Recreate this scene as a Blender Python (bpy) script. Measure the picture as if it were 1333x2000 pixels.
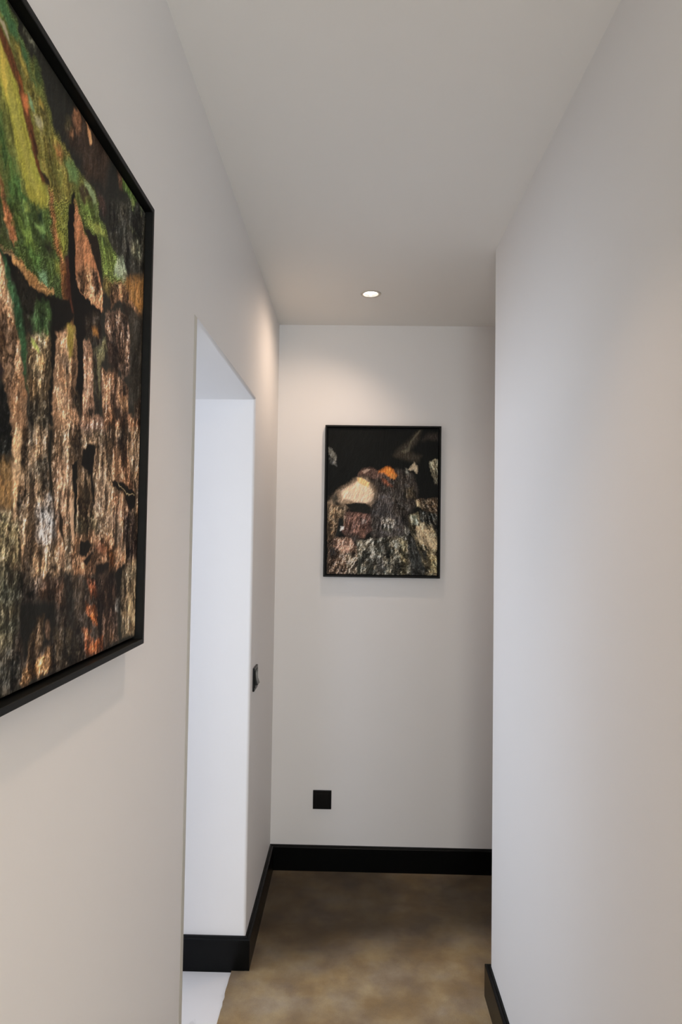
import bpy, bmesh, math
import numpy as np
from mathutils import Matrix, Vector

for o in list(bpy.data.objects):
    bpy.data.objects.remove(o)
COL = bpy.context.scene.collection
SC = bpy.context.scene

# ------------------------------------------------------------ camera
EYE = 1.552
def camera():
    yaw, pit, rol, f = -.0187, .0352, .0146, 1290.96
    cy, sy, cp, sp, cr, sr = math.cos(yaw), math.sin(yaw), math.cos(pit), math.sin(pit), math.cos(rol), math.sin(rol)
    F = Vector((sy*cp, cy*cp, sp)); r = Vector((cy, -sy, 0)); u = r.cross(F)
    R2 = cr*r + sr*u; U2 = -sr*r + cr*u
    cam = bpy.data.cameras.new('camera')
    cam.sensor_fit = 'VERTICAL'; cam.sensor_height = 36; cam.lens = f/2000*36
    cam.clip_start = .02
    o = bpy.data.objects.new('camera', cam); COL.objects.link(o)
    m = Matrix((R2, U2, -F)).transposed().to_4x4(); m.translation = (0, 0, EYE)
    o.matrix_world = m
    SC.camera = o
camera()

# ------------------------------------------------------------ world, daylight, exposure
w = bpy.data.worlds.new('sky'); SC.world = w; w.use_nodes = True
w.node_tree.nodes['Background'].inputs[0].default_value = (.75, .85, 1, 1)
w.node_tree.nodes['Background'].inputs[1].default_value = 1.0
SC.view_settings.view_transform = 'Standard'; SC.view_settings.look = 'None'
SC.view_settings.exposure = 0.0; SC.view_settings.gamma = 1; SC.view_settings.use_curve_mapping = False

def area(name, loc, rot, sx, sy, power, col, spread=180):
    l = bpy.data.lights.new(name, 'AREA'); l.shape = 'RECTANGLE'; l.size = sx; l.size_y = sy
    l.energy = power; l.color = col; l.spread = math.radians(spread)
    o = bpy.data.objects.new(name, l); COL.objects.link(o); o.location = loc; o.rotation_euler = rot
    return o
# daylight entering through the side room and the window behind the camera; front one added
SIDE_W = 60; FRONT_FILL_W = 19; BACK_W = 120; SPOT = 14; SPOT_DIM = 19; ROOM_FILL_W = 56
area('daylight', (-2.38, 1.25, 1.5), (0, math.radians(-90), 0), 1.8, 3.2, SIDE_W, (.80, .87, 1.0))
area('daylight', (-1.5, -.88, 1.45), (math.radians(90), 0, 0), 1.2, 1.7, FRONT_FILL_W, (.66, .74, 1.0))  # added fill from an unseen front window, brightens the opening's jamb
area('daylight', (.6, -3.48, 1.35), (math.radians(90), 0, 0), 2.4, 2.1, BACK_W, (.87, .94, .98))

# unseen fill panel, added in the room behind the viewer
area('room_fill', (.6, -1.7, 2.5), (0, 0, 0), 1.2, 1.0, ROOM_FILL_W, (1.0, .78, .56))

# ------------------------------------------------------------ dimensions (metres, measured from the photograph)
H = 2.55
XL, XR = -.3642, .4827            # corridor walls
YD = 3.1103                       # end wall
YC = 2.2756                       # corner where the right wall stops
YN, YF, ZH = 1.4929, 2.4058, 2.0452   # opening in the left wall
T = .25
Y0 = -.8                           # the corridor opens into a wider room behind the viewer
YB = -3.4
BB = .118

# ------------------------------------------------------------ materials
def mat(name):
    m = bpy.data.materials.new(name); m.use_nodes = True
    return m, m.node_tree.nodes, m.node_tree.links, m.node_tree.nodes['Principled BSDF']
def noise(n, l, scale, detail=4, vec=None, rough=.5):
    t = n.new('ShaderNodeTexNoise'); t.inputs['Scale'].default_value = scale
    t.inputs['Detail'].default_value = detail; t.inputs['Roughness'].default_value = rough
    tc = n.new('ShaderNodeTexCoord')
    if vec:
        mp = n.new('ShaderNodeMapping'); mp.inputs['Scale'].default_value = vec
        l.new(tc.outputs['Object'], mp.inputs[0]); l.new(mp.outputs[0], t.inputs['Vector'])
    else:
        l.new(tc.outputs['Object'], t.inputs['Vector'])
    return t
def ramp(n, l, src, stops):
    r = n.new('ShaderNodeValToRGB'); e = r.color_ramp.elements
    while len(e) < len(stops): e.new(.5)
    for el, (p, c) in zip(e, stops): el.position = p; el.color = (*c, 1)
    l.new(src, r.inputs[0]); return r
def bump(n, l, src, b, strength, dist=.001):
    x = n.new('ShaderNodeBump'); x.inputs['Strength'].default_value = strength; x.inputs['Distance'].default_value = dist
    l.new(src, x.inputs['Height']); l.new(x.outputs[0], b.inputs['Normal'])
def plaster(name, a, b_, rough=.62):
    m, n, l, b = mat(name)
    t = noise(n, l, 1.3, 3); r = ramp(n, l, t.outputs[0], [(.3, a), (.7, b_)])
    l.new(r.outputs[0], b.inputs['Base Color']); b.inputs['Roughness'].default_value = rough
    b.inputs['Specular IOR Level'].default_value = .3
    t2 = noise(n, l, 260, 3); bump(n, l, t2.outputs[0], b, .12, .0006)
    return m
M = {}
M['wall'] = plaster('wall_paint', (.815, .80, .785), (.83, .815, .80))
M['ceil'] = plaster('ceiling_paint', (.875, .86, .825), (.885, .87, .835), .8)
def simple(name, col, rough, var=.15, sc=60, metal=0, coat=0):
    m, n, l, b = mat(name)
    t = noise(n, l, sc, 3)
    r = ramp(n, l, t.outputs[0], [(.3, tuple(c*(1-var) for c in col)), (.7, tuple(c*(1+var) for c in col))])
    l.new(r.outputs[0], b.inputs['Base Color']); b.inputs['Roughness'].default_value = rough
    b.inputs['Metallic'].default_value = metal; b.inputs['Coat Weight'].default_value = coat
    return m
M['skirt'] = simple('black_satin_paint', (.0026, .0029, .0028), .30)
M['skirt'].node_tree.nodes['Principled BSDF'].inputs['Specular IOR Level'].default_value = .14
M['frame'] = simple('black_stained_wood', (.0050, .0053, .0046), .5)
M['frame'].node_tree.nodes['Principled BSDF'].inputs['Specular IOR Level'].default_value = .18
M['gap'] = simple('black_backing', (.003, .003, .003), .8)
M['plate'] = simple('black_plastic', (.0026, .0026, .0028), .34)
M['plate'].node_tree.nodes['Principled BSDF'].inputs['Specular IOR Level'].default_value = .2
M['rocker'] = simple('black_bronze', (.010, .0085, .0075), .26)
M['trimwhite'] = simple('white_lacquered_trim', (.62, .61, .55), .45, .02)
M['ring'] = simple('downlight_ring_paint', (.66, .62, .54), .4, .02)
M['reflector'] = simple('satin_reflector', (.75, .72, .66), .25, .03, metal=.6)
M['winframe'] = simple('white_window_paint', (.7, .7, .7), .4, .02)
m, n, l, b = mat('lamp_glass')
b.inputs['Emission Color'].default_value = (1, .95, .90, 1); b.inputs['Emission Strength'].default_value = 6
M['lens'] = m
m, n, l, b = mat('window_glass')
tr = n.new('ShaderNodeBsdfTransparent'); gl = n.new('ShaderNodeBsdfGlossy'); gl.inputs['Roughness'].default_value = .02
fr = n.new('ShaderNodeFresnel'); fr.inputs['IOR'].default_value = 1.45; ms = n.new('ShaderNodeMixShader')
l.new(fr.outputs[0], ms.inputs[0]); l.new(tr.outputs[0], ms.inputs[1]); l.new(gl.outputs[0], ms.inputs[2])
l.new(ms.outputs[0], n['Material Output'].inputs['Surface'])
M['glass'] = m
CARPET_SHADE_OFF = (-.76, -8.91, 0)
# short-pile carpet with cloudy mottling and broad shade painted in
m, n, l, b = mat('mottled_carpet')
def carpet_noise(scale, detail, rough, off, st=(1, 1, 1)):
    t = noise(n, l, scale, detail, st, rough)
    t.inputs['Vector'].links[0].from_node.inputs['Location'].default_value = off
    return t
t = carpet_noise(5.5, 6, .58, (0, 0, 0))
r = ramp(n, l, t.outputs[0], [(.30, (.21, .155, .092)), (.44, (.27, .20, .118)), (.54, (.335, .26, .158)), (.68, (.42, .345, .225))])
tg = carpet_noise(7.5, 4, .5, (3.1, 7.7, 0))           # greyer and more ochre clouds
rg = ramp(n, l, tg.outputs[0], [(.36, (.80, .84, 1.08)), (.50, (1, 1, 1)), (.64, (1.08, 1.0, .78))])
mg = n.new('ShaderNodeMix'); mg.data_type = 'RGBA'; mg.blend_type = 'MULTIPLY'; mg.inputs[0].default_value = .6
l.new(r.outputs[0], mg.inputs[6]); l.new(rg.outputs[0], mg.inputs[7])
t3 = carpet_noise(1.25, 2, .4, CARPET_SHADE_OFF)              # broad mottle, placed to paint in far-end shade and near light
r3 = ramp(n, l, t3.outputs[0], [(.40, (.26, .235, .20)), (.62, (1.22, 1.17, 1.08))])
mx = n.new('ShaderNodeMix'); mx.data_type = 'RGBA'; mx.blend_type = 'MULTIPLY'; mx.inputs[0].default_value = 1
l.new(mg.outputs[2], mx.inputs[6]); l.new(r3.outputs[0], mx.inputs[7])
t2 = noise(n, l, 900, 2)
r2 = ramp(n, l, t2.outputs[0], [(.3, (.80, .79, .78)), (.7, (1.16, 1.15, 1.13))])
mx2 = n.new('ShaderNodeMix'); mx2.data_type = 'RGBA'; mx2.blend_type = 'MULTIPLY'; mx2.inputs[0].default_value = 1
l.new(mx.outputs[2], mx2.inputs[6]); l.new(r2.outputs[0], mx2.inputs[7])
l.new(mx2.outputs[2], b.inputs['Base Color']); b.inputs['Roughness'].default_value = .95
b.inputs['Specular IOR Level'].default_value = .1; b.inputs['Sheen Weight'].default_value = .15
bump(n, l, t2.outputs[0], b, .8, .002)
M['carpet'] = m
# pale stone floor of the side room
m, n, l, b = mat('pale_veined_stone')
t = noise(n, l, 3.0, 8, (1, .45, 1), .62)
r = ramp(n, l, t.outputs[0], [(.42, (.80, .79, .79)), (.495, (.70, .69, .69)), (.51, (.80, .79, .79)), (.8, (.83, .82, .82))])
l.new(r.outputs[0], b.inputs['Base Color']); b.inputs['Roughness'].default_value = .28
M['stone'] = m

# ------------------------------------------------------------ mesh helpers
def link(name, me, m, parent=None):
    o = bpy.data.objects.new(name, me); COL.objects.link(o)
    if m: me.materials.append(m)
    if parent: o.parent = parent
    return o
def from_bm(name, bm, m, parent=None, smooth=False):
    bmesh.ops.recalc_face_normals(bm, faces=bm.faces)
    me = bpy.data.meshes.new(name); bm.to_mesh(me); bm.free()
    if smooth:
        for p in me.polygons: p.use_smooth = True
    return link(name, me, m, parent)
def struct(o):
    o['kind'] = 'structure'; return o
def bm_box(bm, a, b_, bev=0, seg=2):
    vs = [bm.verts.new((x, y, z)) for x in (a[0], b_[0]) for y in (a[1], b_[1]) for z in (a[2], b_[2])]
    fs = [bm.faces.new([vs[i] for i in q]) for q in ((0,1,3,2),(4,6,7,5),(0,4,5,1),(2,3,7,6),(0,2,6,4),(1,5,7,3))]
    if bev:
        es = list({e for f in fs for e in f.edges})
        bmesh.ops.bevel(bm, geom=es, offset=bev, segments=seg, profile=.5, affect='EDGES')
    return bm
def extrude_poly(pts, axis, lo, hi, bevsel=None, bev=0):
    """solid from a 2-D outline; axis 'x' reads (y,z), axis 'z' reads (x,y)"""
    bm = bmesh.new()
    def P(p, h): return (h, p[0], p[1]) if axis == 'x' else (p[0], p[1], h)
    A = [bm.verts.new(P(p, lo)) for p in pts]; B_ = [bm.verts.new(P(p, hi)) for p in pts]
    bm.faces.new(A); bm.faces.new(B_)
    k = len(pts)
    for i in range(k): bm.faces.new((A[i], A[(i+1) % k], B_[(i+1) % k], B_[i]))
    bmesh.ops.recalc_face_normals(bm, faces=bm.faces)
    if bevsel:
        es = [e for e in bm.edges if bevsel(e)]
        bmesh.ops.bevel(bm, geom=es, offset=bev, segments=5, profile=.5, affect='EDGES')
    return bm

# ------------------------------------------------------------ structure
def edge_sel(e):
    a, c = e.verts[0].co, e.verts[1].co
    if abs(a.x-XL) > 1e-5 or abs(c.x-XL) > 1e-5: return False
    far = all(abs(v.y-YF) < 1e-5 for v in (a, c))
    top = all(abs(v.z-ZH) < 1e-5 for v in (a, c))
    return far or top
YG = YN-.0265
bm = extrude_poly([(Y0, 0), (YG, 0), (YG, ZH), (YF, ZH), (YF, 0), (YD, 0), (YD, H), (Y0, H)], 'x', XL-T, XL, edge_sel, .010)
struct(from_bm('wall_left', bm, M['wall']))
# near edge of the opening: flush corner profile behind a fine shadow gap
bm = bmesh.new()
bm_box(bm, (XL-.018, YG+.0028, 0), (XL, YN, ZH))
bm_box(bm, (XL-T, YG, 0), (XL-.018, YN, ZH))
struct(from_bm('trim_1', bm, M['trimwhite']))
struct(from_bm('wall_right', extrude_poly([(XR, Y0), (2.1, Y0), (2.1, YC), (XR, YC)], 'z', 0, H,
        lambda e: all(abs(v.co.x-XR) < 1e-5 and abs(v.co.y-YC) < 1e-5 for v in e.verts), .004), M['wall']))
bm = bm_box(bmesh.new(), (XL-T, YD, 0), (2.1, YD+.2, H)); struct(from_bm('wall_end', bm, M['wall']))
bm = bm_box(bmesh.new(), (2.1, YB-.2, 0), (2.3, YD+.2, H)); struct(from_bm('wall_alcove', bm, M['wall']))
bm = bm_box(bmesh.new(), (-3.3, YB-.3, -.2), (2.3, YD+.6, 0)); struct(from_bm('floor', bm, M['stone']))
# wall of the room behind the camera with a wide window in it
WX0, WX1 = -.6, 1.8
bm = bmesh.new()
bm_box(bm, (-.95, YB-.2, 0), (WX0, YB, H)); bm_box(bm, (WX1, YB-.2, 0), (2.3, YB, H))
bm_box(bm, (WX0, YB-.2, 0), (WX1, YB, .3)); bm_box(bm, (WX0, YB-.2, 2.4), (WX1, YB, H))
struct(from_bm('wall_back', bm, M['wall']))
struct(from_bm('wall_back_left', bm_box(bmesh.new(), (-.95, YB, 0), (-.75, -.8, H)), M['wall']))
def window(name, a, b_, axis):
    """four frame bars round a glass pane; a, b_ opposite corners, axis = thin direction"""
    bm = bmesh.new(); t = .05
    i = 1-axis
    lo, hi = list(a), list(b_)
    for side in (0, 1):
        p, q = list(lo), list(hi)
        if side: p[i] = hi[i]-t
        else: q[i] = lo[i]+t
        bm_box(bm, p, q)
        p, q = list(lo), list(hi); p[i] += t; q[i] -= t
        if side: p[2] = hi[2]-t
        else: q[2] = lo[2]+t
        bm_box(bm, p, q)
    o = struct(from_bm(name, bm, M['winframe']))
    p, q = list(lo), list(hi); p[i] += t; q[i] -= t; p[2] += t; q[2] -= t
    mid = (lo[axis]+hi[axis])/2; p[axis] = mid-.004; q[axis] = mid+.004
    from_bm('pane', bm_box(bmesh.new(), p, q), M['glass'], o)
window('window_1', (WX0, YB-.08, .3), (WX1, YB-.02, 2.4), 1)
# side room
S0, S1, SY = -2.3, XL-T, -.6
bm = bmesh.new()
bm_box(bm, (S0, YD, 0), (S1, YD+.2, H)); struct(from_bm('wall_side_room_end', bm, M['wall']))
bm = bmesh.new()
bm_box(bm, (S0, SY-.2, 0), (-2.1, SY, H)); bm_box(bm, (-.9, SY-.2, 0), (S1, SY, H))
bm_box(bm, (-2.1, SY-.2, 0), (-.9, SY, .6)); bm_box(bm, (-2.1, SY-.2, 2.3), (-.9, SY, H))
window('fill_window', (-2.1, SY-.15, .6), (-.9, SY-.10, 2.3), 1)  # invented window, added to throw light on the far jamb
struct(from_bm('wall_side_room_front', bm, M['wall']))
bm = bmesh.new()
bm_box(bm, (S0-.2, SY-.2, 0), (S0, -.3, H)); bm_box(bm, (S0-.2, 2.85, 0), (S0, YD+.2, H))
bm_box(bm, (S0-.2, -.3, 0), (S0, 2.85, .6)); bm_box(bm, (S0-.2, -.3, 2.3), (S0, 2.85, H))
struct(from_bm('wall_side_room_window', bm, M['wall']))
window('window_2', (S0-.04, -.3, .6), (S0, 2.85, 2.3), 0)

# ceiling with a hole for every downlight
LX = .060
LAMPS = [(LX, 2.697), (LX, 1.05), (LX, -1.0), (1.30, 2.697)]
bm = bm_box(bmesh.new(), (-3.3, YB-.3, H), (2.3, YD+.6, H+.2))
ceil = struct(from_bm('ceiling', bm, M['ceil']))
cut = bmesh.new()
for x, y in LAMPS:
    bmesh.ops.create_cone(cut, cap_ends=True, segments=48, radius1=.036, radius2=.036, depth=.12,
                          matrix=Matrix.Translation((x, y, H+.03)))
cme = bpy.data.meshes.new('cut'); cut.to_mesh(cme); cut.free()
co = bpy.data.objects.new('cut', cme); COL.objects.link(co)
md = ceil.modifiers.new('b', 'BOOLEAN'); md.operation = 'DIFFERENCE'; md.object = co; md.solver = 'EXACT'
dg = bpy.context.evaluated_depsgraph_get()
nm = bpy.data.meshes.new_from_object(ceil.evaluated_get(dg))
ceil.modifiers.clear(); ceil.data = nm
bpy.data.objects.remove(co); bpy.data.meshes.remove(cme)

# skirting boards: a profile swept along each wall with mitred corners
SK = .018
def skirting(name, path, side):
    """path on the wall face; side=+1 puts the board to the left of the walking direction"""
    prof = [(0, 0), (SK, 0), (SK, BB-.0075)]
    for k in range(1, 6):
        a = math.pi/2*k/5; prof.append((SK-.0045*(1-math.cos(a)), BB-.0075+.0045*math.sin(a)))
    prof += [(SK-.009, BB-.003), (SK-.011, BB), (0, BB)]
    bm = bmesh.new(); rings = []
    P = [Vector((p[0], p[1])) for p in path]
    for i, p in enumerate(P):
        d0 = (P[i]-P[i-1]).normalized() if i else None
        d1 = (P[i+1]-P[i]).normalized() if i+1 < len(P) else None
        n0 = Vector((-d0.y, d0.x))*side if d0 else None
        n1 = Vector((-d1.y, d1.x))*side if d1 else None
        if n0 is None: nn = n1
        elif n1 is None: nn = n0
        else: nn = (n0+n1)/(1+n0.dot(n1))
        rings.append([bm.verts.new((p.x+nn.x*q, p.y+nn.y*q, z)) for q, z in prof])
    k = len(prof)
    for a, b_ in zip(rings, rings[1:]):
        for i in range(k): bm.faces.new((a[i], a[(i+1) % k], b_[(i+1) % k], b_[i]))
    bm.faces.new(rings[0]); bm.faces.new(rings[-1])
    return struct(from_bm(name, bm, M['skirt']))
skirting('baseboard_left', [(XL-T, YF), (XL, YF), (XL, YD-.0001)], -1)
skirting('baseboard_end', [(XL, YD), (2.1, YD)], -1)
skirting('baseboard_right', [(XR, Y0), (XR, YC), (2.1, YC)], 1)
skirting('baseboard_left_near', [(XL, Y0), (XL, YG-.001)], -1)

# carpet laid in the corridor, its cut edge showing in the opening
XE = -.411
bm = bmesh.new()
rng = np.random.RandomState(5)
edge = []
ny = 46
for i in range(ny+1):
    y = YN+.002+(YF-SK-.001-YN-.002)*i/ny
    edge.append((XE-.004*(YF-y)/.4*-1 + .0016*rng.randn(), y))
out = [(XL, Y0), (XR, Y0), (XR, YD), (XL, YD), (XL, YF-SK-.001)]+edge[::-1]+[(XL, YN+.002)]
TH = .007
bm = bmesh.new()
lo = [bm.verts.new((x, y, 0)) for x, y in out]; up = [bm.verts.new((x, y, TH)) for x, y in out]
bm.faces.new(lo); bm.faces.new(up)
for i in range(len(out)): bm.faces.new((lo[i], lo[(i+1) % len(out)], up[(i+1) % len(out)], up[i]))
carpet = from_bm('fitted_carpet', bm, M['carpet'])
carpet['label'] = 'mottled brown short-pile carpet covering the corridor floor up to the black skirting boards'
carpet['category'] = 'carpet'
struct(from_bm('carpet_alcove', bm_box(bmesh.new(), (XR, YC, 0), (2.1, YD, TH)), M['carpet']))  # same fitted carpet carried on round the corner, as a separate piece

# ------------------------------------------------------------ things
def thing(name, label, cat, loc, group=None):
    o = bpy.data.objects.new(name, None); COL.objects.link(o); o.location = loc; o.empty_display_size = .05
    o['label'] = label; o['category'] = cat
    if group: o['group'] = group
    return o
def lathe(prof, seg=48):
    bm = bmesh.new(); rings = []
    for r, z in prof:
        rings.append([bm.verts.new((r*math.cos(2*math.pi*i/seg), r*math.sin(2*math.pi*i/seg), z)) for i in range(seg)])
    for a, b_ in zip(rings, rings[1:]):
        for i in range(seg): bm.faces.new((a[i], a[(i+1) % seg], b_[(i+1) % seg], b_[i]))
    return bm
def downlight(x, y, label, first=None):
    t = thing('downlight', label, 'ceiling light', (x, y, H), 'recessed corridor downlights')
    if first:
        for ch in first.children:
            c = ch.copy(); COL.objects.link(c); c.parent = t
            if c.type == 'LIGHT':
                c.data = ch.data.copy(); c.data.energy = SPOT_DIM; c.data.spot_size = math.radians(80); c.data.spot_blend = 1; c.rotation_euler = (0, 0, 0)
                if x > 1: c.data.energy = 7; c.data.spot_size = math.radians(140)
        return t
    from_bm('trim_ring', lathe([(.0345, .002), (.0300, .004), (.0300, -.0005), (.0320, -.0028), (.040, -.0030), (.0425, -.0018), (.0430, .0), (.0345, .0), (.0345, .002)]), M['ring'], t, True)
    from_bm('reflector', lathe([(.0300, .001), (.0275, .006), (.0270, .03), (.034, .031), (.034, .001), (.0300, .001)]), M['reflector'], t, True)
    bm = bmesh.new(); bmesh.ops.create_cone(bm, cap_ends=True, segments=40, radius1=.0268, radius2=.0268, depth=.004, matrix=Matrix.Translation((0, 0, .010)))
    from_bm('lens', bm, M['lens'], t)
    l = bpy.data.lights.new('downlight_beam', 'SPOT'); l.energy = SPOT; l.color = (1.0, .75, .57)
    l.spot_size = math.radians(140); l.spot_blend = 1; l.shadow_soft_size = .022
    s = bpy.data.objects.new('downlight_beam', l); COL.objects.link(s); s.parent = t; s.location = (0, 0, -.006)
    s.rotation_euler = (0, math.radians(22), 0)
    return t
d0 = downlight(*LAMPS[0], 'small round lit downlight recessed in the ceiling near the end wall')
downlight(*LAMPS[1], 'round recessed downlight in the ceiling above the large framed artwork', d0)
downlight(*LAMPS[3], 'added unseen recessed downlight in the ceiling of the branch round the right-hand corner', d0)  # out of sight, added to lighten the right part of the end wall
downlight(*LAMPS[2], 'added unseen recessed downlight in the ceiling behind the viewer', d0)  # out of view, added for general fill from behind

# light switch on the left wall past the opening: plate, inner bezel, tilted rocker
sw = thing('light_switch', 'black square light switch with a tilted rocker on the left wall beside the opening', 'light switch', (XL, 2.502, 1.0115))
from_bm('switch_plate', bm_box(bmesh.new(), (0, -.043, -.043), (.007, .043, .043), .0016, 3), M['plate'], sw)
bm = bmesh.new()
for a, b_ in (((.0068, -.032, .024), (.0090, .032, .032)), ((.0068, -.032, -.032), (.0090, .032, -.024)),
              ((.0068, -.032, -.024), (.0090, -.024, .024)), ((.0068, .024, -.024), (.0090, .032, .024))):
    bm_box(bm, a, b_, .0006, 1)
from_bm('bezel', bm, M['plate'], sw)
bm = bmesh.new()
pr = [(-.0235, .0070), (-.0235, .0150), (-.0215, .0175), (-.004, .0115), (.010, .0095), (.0215, .0090), (.0235, .0080), (.0235, .0070)]
A = [bm.verts.new((x, -.0232, z)) for z, x in pr]; B_ = [bm.verts.new((x, .0232, z)) for z, x in pr]
bm.faces.new(A); bm.faces.new(B_)
for i in range(len(pr)): bm.faces.new((A[i], A[(i+1) % len(pr)], B_[(i+1) % len(pr)], B_[i]))
from_bm('rocker', bm, M['rocker'], sw)

# square socket plate low on the end wall
so = thing('wall_socket', 'small square black outlet plate low on the end wall above the skirting', 'wall socket', (-.1262, YD, .3264))
from_bm('outlet_plate', bm_box(bmesh.new(), (-.0427, -.007, -.0427), (.0427, 0, .0427), .0016, 3), M['plate'], so)
from_bm('insert', bm_box(bmesh.new(), (-.0275, -.0086, -.0275), (.0275, -.0068, .0275), .0008, 2), M['plate'], so)

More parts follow.
